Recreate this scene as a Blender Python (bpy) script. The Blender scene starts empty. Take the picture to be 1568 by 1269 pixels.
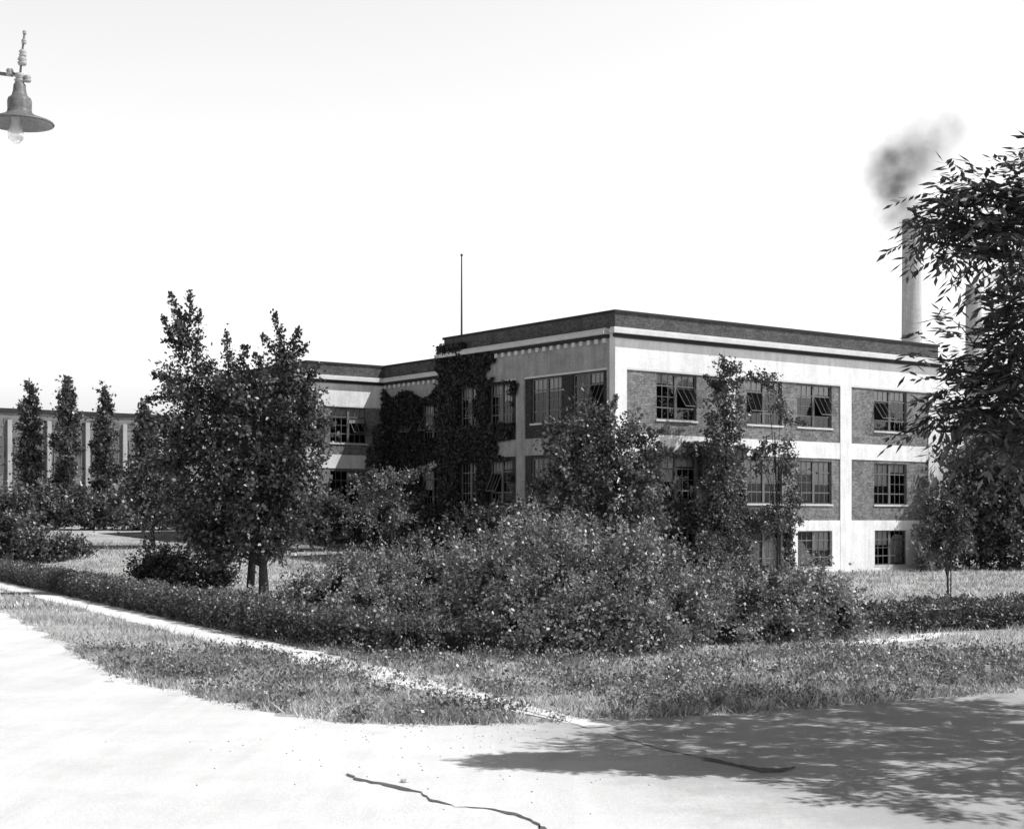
import bpy, math, numpy as np
from mathutils import Vector, Matrix
R = np.random.default_rng(7)
sc = bpy.context.scene
F = 2354.0; CH = 2.8          # focal length in survey units, eye height (m)

def wx(p, Y): return (p-784.0)/F*Y
def wz(q, Y): return CH+(795.0-q)/F*Y
def ss(t):
    t = np.clip(t, 0, 1); return t*t*(3-2*t)
def gz(x, y):
    """terrain height"""
    x = np.asarray(x, float); y = np.asarray(y, float)
    d = (x-.7)*.89+(y-21.6)*.456
    return 2.2*ss((y-62)/60)*ss((1-x)/9)*ss(d/8)

# ---------------------------------------------------------------- materials
def nt(name):
    m = bpy.data.materials.new(name); m.use_nodes = True
    n = m.node_tree; n.nodes.clear(); return m, n
def N(n, t, **k):
    a = n.nodes.new(t)
    for q, v in k.items():
        if q.startswith('_'): setattr(a, q[1:], v)
        else: a.inputs[q.replace('__', ' ')].default_value = v
    return a
def g(v): return (v, v, v, 1)
def surf(name, lo, hi, scale=3., rough=.9, bump=.2, scale2=40., spec=.2, detail=5, streak=0.):
    m, n = nt(name); L = n.links.new
    tc = N(n, 'ShaderNodeTexCoord')
    n1 = N(n, 'ShaderNodeTexNoise', Scale=scale, Detail=detail, Roughness=.6)
    n2 = N(n, 'ShaderNodeTexNoise', Scale=scale2, Detail=3.)
    L(tc.outputs['Object'], n1.inputs['Vector']); L(tc.outputs['Object'], n2.inputs['Vector'])
    ad = N(n, 'ShaderNodeMath', _operation='ADD'); L(n1.outputs[0], ad.inputs[0]); L(n2.outputs[0], ad.inputs[1])
    mr = N(n, 'ShaderNodeMapRange'); L(ad.outputs[0], mr.inputs[0])
    mr.inputs[1].default_value = .7; mr.inputs[2].default_value = 1.3
    mr.inputs[3].default_value = lo; mr.inputs[4].default_value = hi
    b = N(n, 'ShaderNodeBsdfPrincipled', Roughness=rough); b.inputs['Specular IOR Level'].default_value = spec
    if streak:   # rain streaks: noise stretched vertically
        mp = N(n, 'ShaderNodeMapping'); mp.inputs['Scale'].default_value = (3.5, 3.5, .25); L(tc.outputs['Object'], mp.inputs[0])
        n3 = N(n, 'ShaderNodeTexNoise', Scale=1., Detail=5., Roughness=.65); L(mp.outputs[0], n3.inputs['Vector'])
        r3 = N(n, 'ShaderNodeMapRange'); L(n3.outputs[0], r3.inputs[0]); r3.inputs[1].default_value = .35; r3.inputs[2].default_value = .6; r3.inputs[3].default_value = 1-streak; r3.inputs[4].default_value = 1.
        mm = N(n, 'ShaderNodeMath', _operation='MULTIPLY'); L(mr.outputs[0], mm.inputs[0]); L(r3.outputs[0], mm.inputs[1]); L(mm.outputs[0], b.inputs['Base Color'])
    else: L(mr.outputs[0], b.inputs['Base Color'])
    bp = N(n, 'ShaderNodeBump', Strength=bump, Distance=.02); L(n2.outputs[0], bp.inputs['Height']); L(bp.outputs[0], b.inputs['Normal'])
    o = N(n, 'ShaderNodeOutputMaterial'); L(b.outputs[0], o.inputs[0]); return m

def leafmat(name, base, trans=.2, gloss=.08):
    m, n = nt(name); L = n.links.new
    at = N(n, 'ShaderNodeAttribute', _attribute_name='shade')
    mu = N(n, 'ShaderNodeMath', _operation='MULTIPLY'); L(at.outputs['Fac'], mu.inputs[0]); mu.inputs[1].default_value = base
    d = N(n, 'ShaderNodeBsdfDiffuse'); t = N(n, 'ShaderNodeBsdfTranslucent')
    gl = N(n, 'ShaderNodeBsdfGlossy', Roughness=.42, Color=g(.6))
    L(mu.outputs[0], d.inputs[0]); L(mu.outputs[0], t.inputs[0])
    m1 = N(n, 'ShaderNodeMixShader', Fac=trans); L(d.outputs[0], m1.inputs[1]); L(t.outputs[0], m1.inputs[2])
    m2 = N(n, 'ShaderNodeMixShader', Fac=gloss); L(m1.outputs[0], m2.inputs[1]); L(gl.outputs[0], m2.inputs[2])
    o = N(n, 'ShaderNodeOutputMaterial'); L(m2.outputs[0], o.inputs[0]); return m

def brickmat(name, c1, c2, mort):
    m, n = nt(name); L = n.links.new
    tc = N(n, 'ShaderNodeTexCoord'); sp = N(n, 'ShaderNodeSeparateXYZ'); L(tc.outputs['Object'], sp.inputs[0])
    ad = N(n, 'ShaderNodeMath', _operation='ADD'); L(sp.outputs[0], ad.inputs[0]); L(sp.outputs[1], ad.inputs[1])
    cb = N(n, 'ShaderNodeCombineXYZ'); L(ad.outputs[0], cb.inputs[0]); L(sp.outputs[2], cb.inputs[1])
    bt = N(n, 'ShaderNodeTexBrick', Color1=g(c1), Color2=g(c2), Mortar=g(mort), Scale=1.0)
    bt.inputs['Mortar Size'].default_value = .008; bt.inputs['Brick Width'].default_value = .23; bt.inputs['Row Height'].default_value = .08
    L(cb.outputs[0], bt.inputs['Vector'])
    n1 = N(n, 'ShaderNodeTexNoise', Scale=1.3, Detail=6., Roughness=.7); L(tc.outputs['Object'], n1.inputs['Vector'])
    n3 = N(n, 'ShaderNodeTexNoise', Scale=9., Detail=3.); L(tc.outputs['Object'], n3.inputs['Vector'])
    a2 = N(n, 'ShaderNodeMath', _operation='ADD'); L(n1.outputs[0], a2.inputs[0]); L(n3.outputs[0], a2.inputs[1])
    mr = N(n, 'ShaderNodeMapRange'); L(a2.outputs[0], mr.inputs[0]); mr.inputs[1].default_value = .7; mr.inputs[2].default_value = 1.3
    mr.inputs[3].default_value = .5; mr.inputs[4].default_value = 1.5
    vm = N(n, 'ShaderNodeVectorMath', _operation='SCALE'); L(bt.outputs[0], vm.inputs[0]); L(mr.outputs[0], vm.inputs['Scale'])
    b = N(n, 'ShaderNodeBsdfPrincipled', Roughness=.9); b.inputs['Specular IOR Level'].default_value = .2
    L(vm.outputs[0], b.inputs['Base Color'])
    bp = N(n, 'ShaderNodeBump', Strength=.4, Distance=.01); L(bt.outputs['Fac'], bp.inputs['Height']); bp.invert = True; L(bp.outputs[0], b.inputs['Normal'])
    o = N(n, 'ShaderNodeOutputMaterial'); L(b.outputs[0], o.inputs[0]); return m

def glassmat():
    m, n = nt('window_glass'); L = n.links.new
    t = N(n, 'ShaderNodeBsdfTransparent', Color=g(.75)); gl = N(n, 'ShaderNodeBsdfGlossy', Roughness=.04, Color=g(.9))
    fr = N(n, 'ShaderNodeFresnel', IOR=1.5)
    mx = N(n, 'ShaderNodeMixShader'); L(fr.outputs[0], mx.inputs[0]); L(t.outputs[0], mx.inputs[1]); L(gl.outputs[0], mx.inputs[2])
    o = N(n, 'ShaderNodeOutputMaterial'); L(mx.outputs[0], o.inputs[0]); return m

M_white = surf('white_paint', .60, .84, 1.2, .8, .15, 12., streak=.16)
M_white2 = surf('shaded_white_paint', .22, .40, 1.2, .85, .15, 12., streak=.25)  # white paint of the shaded walls, with their shade put into the colour
M_cornice = surf('cornice_stone', .46, .64, 1.5, .85, .2, 20.)
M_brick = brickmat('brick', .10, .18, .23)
M_brick2 = brickmat('shaded_brick', .025, .045, .05)  # same brick darkened in colour for the walls turned from the sun
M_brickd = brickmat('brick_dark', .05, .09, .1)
M_cope_and_shadow = surf('coping_and_shadow_strip', .02, .04, 2., .8)
M_frame = surf('steel_sash', .10, .17, 5., .6, .05)
M_glass = glassmat()
M_blind = surf('blind', .45, .65, .7, .9, .1)
M_dark = surf('interior_dark', .015, .03, 1.)
M_roof = surf('tar_roof', .05, .09, 1.)
M_bark = surf('bark', .02, .065, 6., .95, .8, 30.)
M_core = surf('dark_core', .015, .04, 3.)  # solid dark filler inside shrubs and hedges, hides thin foliage

# ---------------------------------------------------------------- mesh helpers
def link(o, parent=None):
    sc.collection.objects.link(o)
    if parent: o.parent = parent
    return o
def empty(name, loc=(0, 0, 0), rz=0):
    e = bpy.data.objects.new(name, None); e.location = loc; e.rotation_euler = (0, 0, rz); e.empty_display_size = .5
    return link(e)
def npmesh(name, V, n_per, mat, parent=None, shade=None, idx=None, smooth=False):
    V = np.asarray(V, np.float32).reshape(-1, 3)
    if idx is None: idx = np.arange(len(V), dtype=np.int32)
    idx = np.asarray(idx, np.int32).ravel(); nf = len(idx)//n_per
    me = bpy.data.meshes.new(name)
    me.vertices.add(len(V)); me.vertices.foreach_set('co', V.ravel())
    me.loops.add(len(idx)); me.loops.foreach_set('vertex_index', idx)
    me.polygons.add(nf); me.polygons.foreach_set('loop_start', np.arange(0, nf*n_per, n_per, dtype=np.int32))
    me.polygons.foreach_set('loop_total', np.full(nf, n_per, np.int32))
    if shade is not None:
        a = me.attributes.new('shade', 'FLOAT', 'POINT'); a.data.foreach_set('value', np.asarray(shade, np.float32))
    me.update(calc_edges=True)
    if smooth: me.polygons.foreach_set('use_smooth', np.ones(nf, bool))
    me.materials.append(mat)
    return link(bpy.data.objects.new(name, me), parent)
class MB:
    def __init__(s): s.v = []; s.f = []
    def box(s, x0, x1, y0, y1, z0, z1):
        i = len(s.v)
        s.v += [(x0,y0,z0),(x1,y0,z0),(x1,y1,z0),(x0,y1,z0),(x0,y0,z1),(x1,y0,z1),(x1,y1,z1),(x0,y1,z1)]
        s.f += [(i,i+3,i+2,i+1),(i+4,i+5,i+6,i+7),(i,i+1,i+5,i+4),(i+1,i+2,i+6,i+5),(i+2,i+3,i+7,i+6),(i+3,i,i+4,i+7)]
    def quad(s, a, b, c, d):
        i = len(s.v); s.v += [a,b,c,d]; s.f.append((i,i+1,i+2,i+3))
    def tube(s, pts, rad, k=7):
        pts = [Vector(p) for p in pts]; i0 = len(s.v)
        for j, p in enumerate(pts):
            d = (pts[min(j+1, len(pts)-1)]-pts[max(j-1, 0)]).normalized()
            a = d.cross(Vector((0, 0, 1)));
            if a.length < .05: a = d.cross(Vector((0, 1, 0)))
            a.normalize(); b = d.cross(a)
            r = rad[j] if hasattr(rad, '__len__') else rad
            for q in range(k):
                t = 2*math.pi*q/k; s.v.append(tuple(p+a*(r*math.cos(t))+b*(r*math.sin(t))))
        for j in range(len(pts)-1):
            for q in range(k):
                q2 = (q+1) % k
                s.f.append((i0+j*k+q, i0+j*k+q2, i0+(j+1)*k+q2, i0+(j+1)*k+q))
        s.f.append(tuple(i0+q for q in range(k))[::-1]); e = i0+(len(pts)-1)*k
        s.f.append(tuple(e+q for q in range(k)))
    def lathe(s, c, prof, k=28):
        i0 = len(s.v)
        for r, z in prof:
            for q in range(k):
                t = 2*math.pi*q/k; s.v.append((c[0]+r*math.cos(t), c[1]+r*math.sin(t), c[2]+z))
        for j in range(len(prof)-1):
            for q in range(k):
                q2 = (q+1) % k; s.f.append((i0+j*k+q, i0+j*k+q2, i0+(j+1)*k+q2, i0+(j+1)*k+q))
    def obj(s, name, mat, parent=None, smooth=False, fix=False):
        me = bpy.data.meshes.new(name); me.from_pydata(s.v, [], s.f); me.update()
        if smooth:
            for p in me.polygons: p.use_smooth = True
        me.materials.append(mat)
        return link(bpy.data.objects.new(name, me), parent)

def unit(a): return a/np.maximum(np.linalg.norm(a, axis=-1, keepdims=True), 1e-6)
def leaves(C, D, Nn, L, W):
    S = unit(np.cross(D, Nn)); L = L[:, None]; W = W[:, None]
    V = np.stack([C, C+D*L*.45+S*W*.5, C+D*L, C+D*L*.45-S*W*.5], 1)
    return V
class Fol:
    """collects leaf quads"""
    def __init__(s): s.V = []; s.S = []
    def add(s, C, D, Nn, L, W, sh):
        s.V.append(leaves(C, D, Nn, L, W).reshape(-1, 3)); s.S.append(np.repeat(sh, 4))
    def cloud(s, centers, outs, per, cr, leaf, shc, elong=1.0, up=.0):
        n = len(centers)
        if n == 0: return
        C = np.repeat(centers, per, 0); O = np.repeat(outs, per, 0); sh = np.repeat(shc, per)
        rr = np.repeat(cr*R.uniform(.6, 1.3, n), per)[:, None]
        off = R.normal(size=C.shape)*rr*.5
        off += O*(R.normal(size=(len(C), 1))*rr*.5*elong)
        P = C+off
        D = unit(O*.5+R.normal(size=C.shape)*.7+np.array([0, 0, -.15+up]))
        Nn = unit(R.normal(size=C.shape)*.7+np.array([0, 0, .7])+O*.4)
        L = leaf*R.uniform(.6, 1.3, len(C))
        s.add(P, D, Nn, L, L*R.uniform(.5, .85, len(C)), sh*R.uniform(.6, 1.4, len(C)))
    def obj(s, name, mat, parent=None):
        return npmesh(name, np.concatenate(s.V), 4, mat, parent, np.concatenate(s.S))

def blob_pts(b, dens, lo=.55):
    cx, cy, cz, rx, ry, rz = b
    area = 4*math.pi*((rx*ry)**1.6/3+(rx*rz)**1.6/3+(ry*rz)**1.6/3)**(1/1.6)
    n = max(4, int(dens*area))
    d = unit(R.normal(size=(n, 3)))
    r = R.uniform(lo**3, 1.12, n)**(1/3)
    P = np.array([cx, cy, cz])+d*np.array([rx, ry, rz])*r[:, None]
    return P, d
def core_blob(mb, b, k=.7):
    cx, cy, cz, rx, ry, rz = b; u, v = 12, 8; i0 = len(mb.v)
    for j in range(v+1):
        th = math.pi*j/v
        for i in range(u):
            ph = 2*math.pi*i/u; q = k*(1+.18*math.sin(3*ph+cx*3+j)+.1*math.cos(5*ph+j*2)+R.uniform(-.15, .15)*(k < 1))
            mb.v.append((cx+rx*q*math.sin(th)*math.cos(ph), cy+ry*q*math.sin(th)*math.sin(ph), cz+rz*q*math.cos(th)))
    for j in range(v):
        for i in range(u):
            i2 = (i+1) % u; mb.f.append((i0+j*u+i, i0+(j+1)*u+i, i0+(j+1)*u+i2, i0+j*u+i2))

def PB(l, Y):
    """list of (px,py,rx,ry[,dY]) -> world ellipsoids at distance Y"""
    o = []
    for b in l:
        y = Y+(b[4] if len(b) > 4 else 0); k = y/F
        rx = b[2]*k; rz = b[3]*k
        o.append((wx(b[0], y), y, wz(b[1], y), rx, max(rx, rz)*.9 if rx > .5*rz else rx*1.2, rz))
    return o

def tree(name, base, blobs, mat, leaf=.13, per=40, cr=.3, dens=1.2, tr=.14, shoots=(), trunk_top=None, lean=0., stake=False, up=0., lo=.45):
    e = empty(name, (0, 0, 0)); bx, by = base; bz = float(gz(bx, by))-.05
    top = trunk_top if trunk_top is not None else np.mean([b[2] for b in blobs])
    mb = MB(); n = 6
    cxm = np.mean([b[0] for b in blobs]); pts = []
    for i in range(n+1):
        t = i/n; pts.append((bx+(cxm-bx)*t*.7*t+.04*math.sin(5*t+bx), by+.04*math.cos(4*t+bx), bz+(top-bz)*t))
    mb.tube(pts, [tr*(1.25 if i == 0 else 1)*(1-.6*i/n) for i in range(n+1)], 9)
    f = Fol()
    for b in blobs:
        P, d = blob_pts(b, dens, lo)
        f.cloud(P, d, per, cr, leaf, R.uniform(.45, 1.6, len(P)), 1.3, up)
        c = Vector(b[:3]); j = max(1, min(n-1, int(n*((b[2]-bz)/(top-bz)*.55))))
        s0 = Vector(pts[j]); mid = s0.lerp(c, .5)+Vector((0, 0, .12*(c-s0).length))
        mb.tube([s0, mid, c], [tr*.42, tr*.26, tr*.12], 6)
        for q in range(0, len(P), 5):
            p = Vector(P[q]); mb.tube([c, c.lerp(p, .5)+Vector((0, 0, .05)), p], [tr*.1, tr*.07, .006], 4)
    for s0, s1 in shoots:
        s0 = Vector(s0); s1 = Vector(s1); ln = (s1-s0).length; k = int(ln/.13)+2
        C = np.array([tuple(s0.lerp(s1, i/(k-1))) for i in range(k)])
        O = np.tile(np.array(tuple((s1-s0).normalized())), (k, 1))
        C2 = C+R.normal(size=C.shape)*.03
        for i in range(k):
            w = .3*(1-.65*i/(k-1)); f.cloud(C2[i:i+1], O[i:i+1], 18, w, leaf, R.uniform(.6, 1.2, 1), .8, .15)
        mb.tube([s0, s0.lerp(s1, .5), s1], [.03, .02, .006], 5)
    if stake: mb.tube([(bx+.12, by, bz), (bx+.12, by, bz+1.9)], .02, 6)
    mb.obj('trunk_and_limbs', M_bark, e, True); f.obj('foliage', mat, e)
    return e
def SH(l, Y): return [((wx(a, Y), Y, wz(b, Y)), (wx(c, Y), Y, wz(d, Y))) for a, b, c, d in l]

def shrub(name, blobs, mat, leaf=.1, per=40, cr=.22, dens=2.2, core=.5, spikes=0):
    e = empty(name); f = Fol(); mb = MB()
    for b in blobs:
        P, d = blob_pts(b, dens, .6)
        k = P[:, 2] > gz(P[:, 0], P[:, 1])+.02; P = P[k]; d = d[k]
        f.cloud(P, d, per, cr, leaf, R.uniform(.45, 1.6, len(P)), 1.6, .1)
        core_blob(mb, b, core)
        for i in range(int(spikes*b[3])):
            t = R.uniform(0, 2*math.pi); q = R.uniform(0, .8)
            p0 = Vector((b[0]+b[3]*q*math.cos(t), b[1]+b[4]*q*math.sin(t), b[2]+b[5]*math.sqrt(1-q*q)*.85))
            p1 = p0+Vector((R.normal()*.15, R.normal()*.15, R.uniform(.25, .6)))
            C = np.array([tuple(p0.lerp(p1, u)) for u in np.linspace(0, 1, 6)]); O = np.tile([0, 0, 1.], (6, 1))
            f.cloud(C, O, 9, .1, leaf*.8, R.uniform(.8, 1.5, 6), 1, .3)
    mb.obj('dark_core', M_core, e, True); o = f.obj('foliage', mat, e)
    return e

# ---------------------------------------------------------------- ground
def axis(a, b, fine, far):
    return np.unique(np.round(np.concatenate([np.arange(a, b, fine), -np.geomspace(-min(a, -1.), far, 22) if a < 0 else [a], np.geomspace(b, far, 26)]), 3))
X = axis(-70, 60, 2., 3000.); Yv = axis(-40, 170, 2., 3500.)
gx, gy = np.meshgrid(X, Yv); G = np.stack([gx, gy, gz(gx, gy)], -1).reshape(-1, 3)
nx, ny = len(X), len(Yv); ii = (np.arange(ny-1)[:, None]*nx+np.arange(nx-1)[None]).ravel()
idx = np.stack([ii, ii+1, ii+1+nx, ii+nx], 1)
def groundmat():
    m, n = nt('lawn_grass'); L = n.links.new
    tc = N(n, 'ShaderNodeTexCoord')
    a = N(n, 'ShaderNodeTexNoise', Scale=.25, Detail=6., Roughness=.7); b = N(n, 'ShaderNodeTexNoise', Scale=6., Detail=5., Roughness=.75)
    mp = N(n, 'ShaderNodeMapping'); mp.inputs['Scale'].default_value = (1, .35, 1)
    L(tc.outputs['Object'], mp.inputs[0]); L(mp.outputs[0], b.inputs['Vector']); L(tc.outputs['Object'], a.inputs['Vector'])
    ad = N(n, 'ShaderNodeMath', _operation='ADD'); L(a.outputs[0], ad.inputs[0]); L(b.outputs[0], ad.inputs[1])
    mr = N(n, 'ShaderNodeMapRange'); L(ad.outputs[0], mr.inputs[0]); mr.inputs[1].default_value = .75; mr.inputs[2].default_value = 1.25
    mr.inputs[3].default_value = .2; mr.inputs[4].default_value = .6
    p = N(n, 'ShaderNodeBsdfPrincipled', Roughness=1.); p.inputs['Specular IOR Level'].default_value = .05; L(mr.outputs[0], p.inputs['Base Color'])
    bp = N(n, 'ShaderNodeBump', Strength=.7, Distance=.06); L(b.outputs[0], bp.inputs['Height']); L(bp.outputs[0], p.inputs['Normal'])
    o = N(n, 'ShaderNodeOutputMaterial'); L(p.outputs[0], o.inputs[0]); return m
npmesh('ground', G, 4, groundmat(), idx=idx, smooth=True)

def poly_sheet(name, pts, z, mat):
    me = bpy.data.meshes.new(name); me.from_pydata([(x, y, z) for x, y in pts], [], [tuple(range(len(pts)))]); me.update()
    me.materials.append(mat); return link(bpy.data.objects.new(name, me))
edge = [(-60, 134), (-15.6, 47.0), (-9.97, 34.3), (-7.3, 28.2), (-5.75, 25.4), (-3.9, 22.8), (-2.56, 21.35), (-1.1, 20.95), (.5, 21.1), (2.0, 21.7), (3.4, 22.3), (5.1, 23.3), (8.35, 25.05), (60, 52)]
fine = []
for (a, b) in zip(edge[:-1], edge[1:]):
    ln = math.dist(a, b); k = max(1, int(ln/.18)) if ln < 40 else 60
    nxm, nym = -(b[1]-a[1])/ln, (b[0]-a[0])/ln
    for i in range(k):
        t = i/k; w = R.normal()*.07+.12*math.sin(t*ln*2.3+a[0])*min(1, ln)
        fine.append((a[0]+(b[0]-a[0])*t+nxm*w, a[1]+(b[1]-a[1])*t+nym*w))
roadpoly = fine+[(60, 52), (60, -30), (-120, -30), (-120, 134)]
def roadmat(name, lo, hi, drive=False):
    m, n = nt(name); L = n.links.new
    tc = N(n, 'ShaderNodeTexCoord'); mp = N(n, 'ShaderNodeMapping'); mp.inputs['Rotation'].default_value = (0, 0, math.radians(-27)); mp.inputs['Scale'].default_value = (1, .1, 1)
    L(tc.outputs['Object'], mp.inputs[0])
    a = N(n, 'ShaderNodeTexNoise', Scale=.9, Detail=6., Roughness=.65, Distortion=.6); L(mp.outputs[0], a.inputs['Vector'])
    c = N(n, 'ShaderNodeTexNoise', Scale=.7, Detail=8., Roughness=.75); L(tc.outputs['Object'], c.inputs['Vector'])
    b = N(n, 'ShaderNodeTexNoise', Scale=18., Detail=6., Roughness=.85); L(tc.outputs['Object'], b.inputs['Vector'])
    ad = N(n, 'ShaderNodeMath', _operation='ADD'); L(a.outputs[0], ad.inputs[0]); L(b.outputs[0], ad.inputs[1])
    a3 = N(n, 'ShaderNodeMath', _operation='ADD'); L(ad.outputs[0], a3.inputs[0]); L(c.outputs[0], a3.inputs[1])
    mr = N(n, 'ShaderNodeMapRange'); L(a3.outputs[0], mr.inputs[0]); mr.inputs[1].default_value = 1.1; mr.inputs[2].default_value = 1.75
    mr.inputs[3].default_value = lo; mr.inputs[4].default_value = hi
    p = N(n, 'ShaderNodeBsdfPrincipled', Roughness=.95); p.inputs['Specular IOR Level'].default_value = .1
    if drive:   # worn asphalt of the side drive, dust of the main road drifting over it
        sp = N(n, 'ShaderNodeSeparateXYZ'); L(tc.outputs['Object'], sp.inputs[0])
        e1 = N(n, 'ShaderNodeMath', _operation='MULTIPLY_ADD'); L(sp.outputs[1], e1.inputs[0]); e1.inputs[1].default_value = .35; L(sp.outputs[0], e1.inputs[2])
        e2 = N(n, 'ShaderNodeMath', _operation='MULTIPLY_ADD'); L(c.outputs[0], e2.inputs[0]); e2.inputs[1].default_value = 7.; L(e1.outputs[0], e2.inputs[2])
        q = N(n, 'ShaderNodeMapRange', _interpolation_type='SMOOTHSTEP'); L(e2.outputs[0], q.inputs[0]); q.inputs[1].default_value = 9.2; q.inputs[2].default_value = 12.5; q.inputs[3].default_value = 1.; q.inputs[4].default_value = .55
        mm = N(n, 'ShaderNodeMath', _operation='MULTIPLY'); L(mr.outputs[0], mm.inputs[0]); L(q.outputs[0], mm.inputs[1]); L(mm.outputs[0], p.inputs['Base Color'])
    else: L(mr.outputs[0], p.inputs['Base Color'])
    bp = N(n, 'ShaderNodeBump', Strength=.6, Distance=.02); L(b.outputs[0], bp.inputs['Height']); L(bp.outputs[0], p.inputs['Normal'])
    o = N(n, 'ShaderNodeOutputMaterial'); L(p.outputs[0], o.inputs[0]); return m
poly_sheet('road', roadpoly, .006, roadmat('dusty_road', .56, .80, True))
# sidewalk
dx, dy = .456, -.89; px_, py_ = .89, .456
sp = []
for s_, side in ((1, .62), (-1, -.62)):
    rng = np.arange(-130, 50.5, .4); rng = rng if s_ == 1 else rng[::-1]
    for t in rng:
        w = side+R.normal()*.04*(1 if t < 25 else 2); 
        if t > 40: w *= max(.35, 1-(t-40)/14)
        sp.append((-21.7+dx*t+px_*w-.1, 65.6+dy*t+py_*w))
poly_sheet('sidewalk', sp, .011, roadmat('concrete_walk', .66, .82))
poly_sheet('footpath', [(7.5, 34.9), (10.5, 38.2), (11.4, 37.8), (8.3, 34.5)], .005, bpy.data.materials['concrete_walk'])

# cracks / tar seams in the road
def seam(name, pts, w, mat, z=.012):
    P = []
    for (a, b) in zip(pts[:-1], pts[1:]):
        ln = math.dist(a, b); k = max(2, int(ln/.09))
        for i in range(k): P.append((a[0]+(b[0]-a[0])*i/k+R.normal()*.012, a[1]+(b[1]-a[1])*i/k+R.normal()*.02))
    ww = [w*(.55+.45*math.sin(i*.21)+.3*math.sin(i*.67+1)+R.uniform(0, .5)) for i in range(len(P))]; ww = [max(.008, q) for q in ww]
    up = [(x, y+q*.6) for (x, y), q in zip(P, ww)]; dn = [(x, y-q) for (x, y), q in zip(P, ww)][::-1]
    me = bpy.data.meshes.new(name); n = len(P); V = [(x, y, z) for x, y in up+dn]
    me.from_pydata(V, [], [(i, 2*n-1-i, 2*n-2-i, i+1) for i in range(n-1)]); me.update(); me.materials.append(mat)
    return link(bpy.data.objects.new(name, me))
def GP(p, q): Y = F*CH/(q-795.); return (wx(p, Y), Y)
M_tar = surf('tar_seam', .05, .16, 6.)
seam('road_crack', [GP(528, 1186), GP(560, 1196), GP(590, 1201), GP(640, 1213), GP(660, 1226), GP(700, 1236), GP(755, 1240), GP(800, 1250), GP(826, 1264), GP(860, 1290)], .08, M_tar)
seam('road_crack', [GP(690, 1062), GP(760, 1078), GP(850, 1100), GP(940, 1127), GP(1010, 1147), GP(1080, 1162), GP(1165, 1181)], .045, M_tar)
seam('road_crack', [GP(1080, 1162), GP(1165, 1179), GP(1195, 1180), GP(1222, 1174)], .13, M_tar, .016)
# stones
mb = MB()
for (p, q, s) in [(281, 1034, .14), (560, 1010, .07), (1448, 1109, .07), (1370, 1066, .06), (1395, 1045, .07), (620, 1198, .05), (490, 1022, .05), (1330, 960, .2), (1290, 986, .12)]:
    x, y = GP(p, q); core_blob(mb, (x, y, s*.3, s, s, s*.5), 1.)
for i in range(150):
    p = R.normal()*260+760; q = 1108+abs(R.normal())*50; x, y = GP(p, q); s = R.uniform(.006, .016); core_blob(mb, (x, y, .01, s, s, s*.7), 1.)
mb.obj('stones', surf('pale_stone', .35, .65, 8.), None, True)
mb = MB(); x, y = GP(1511, 1048); mb.box(x-.05, x+.05, y-.05, y+.05, 0, .3); mb.box(x-.035, x+.035, y-.035, y+.035, .3, .33); mb.obj('boundary_stake', surf('pale_wood', .4, .55, 8.), None)

# ---------------------------------------------------------------- grass
def inpoly(P, poly):
    x, y = P[:, 0], P[:, 1]; c = np.zeros(len(P), bool); q = np.array(poly); x1, y1 = q[:, 0], q[:, 1]; x2, y2 = np.roll(x1, -1), np.roll(y1, -1)
    for a, b, cc, d in zip(x1, y1, x2, y2):
        if b == d: continue
        m = ((b > y) != (d > y)); c ^= m & (x < (cc-a)*(y-b)/(d-b)+a)
    return c
def grass_pts(n, x0, x1, y0, y1):
    P = np.stack([R.uniform(x0, x1, n), R.uniform(y0, y1, n)], 1)
    k = np.abs(P[:, 0]/P[:, 1]) < .38; P = P[k]
    P = P[~inpoly(P+R.normal(size=P.shape)*.12, edge+[(60, -30), (-120, -30), (-120, 134)])]
    d = (P[:, 0]+21.8)*.89+(P[:, 1]-65.6)*.456; t = (P[:, 0]+21.7)*dx+(P[:, 1]-65.6)*dy
    wk = (np.abs(d) < .66) & (R.uniform(size=len(P)) < np.where(t > 40, .75, .999))
    return P[~wk]
gm = leafmat('grass_blades', .5, .3, .03)
def vnoise(P, s):
    return np.sin(P[:, 0]*s+1.3*np.sin(P[:, 1]*s*.7))*np.cos(P[:, 1]*s*1.1+1.7*np.sin(P[:, 0]*s*.6))
GV = []; GS = []
for (n, x0, x1, y0, y1, h, ws) in [(430000, -10, 11, 20.5, 33, .09, 1.), (160000, -18, 16, 30, 48, .09, 1.), (330000, -36, 36, 46, 96, .10, 2.4)]:
    P = grass_pts(n, x0, x1, y0, y1)
    lb = np.column_stack([(P[:, 0]-4.83)*.7957+(P[:, 1]-72)*.6056, -(P[:, 0]-4.83)*.6056+(P[:, 1]-72)*.7957]); P = P[~((lb[:, 0] > -.1) & (lb[:, 0] < 24.5) & (lb[:, 1] > -.1))]
    k = R.uniform(size=len(P)) < .36+.3*vnoise(P, 1.7)+.25*vnoise(P, .7)+.25*vnoise(P, 4.3); P = P[k]; m = len(P)
    hh = h*R.uniform(.4, 1.6, m)*(1+.9*np.clip(vnoise(P, 2.9), 0, 1)+.6*np.clip(vnoise(P, .8), 0, 1)); B = np.column_stack([P, gz(P[:, 0], P[:, 1])])
    a = R.uniform(0, 2*math.pi, m); w = R.uniform(.006, .014, m)*ws
    S = np.column_stack([np.cos(a)*w, np.sin(a)*w, np.zeros(m)]); T = B+np.column_stack([R.normal(size=m)*hh*.6, R.normal(size=m)*hh*.6, hh])
    GV.append(np.stack([B-S, B+S, T], 1).reshape(-1, 3)); GS.append(np.repeat(R.uniform(.35, 1.5, m)*(1+.3*vnoise(P, 1.1)), 3))
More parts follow.
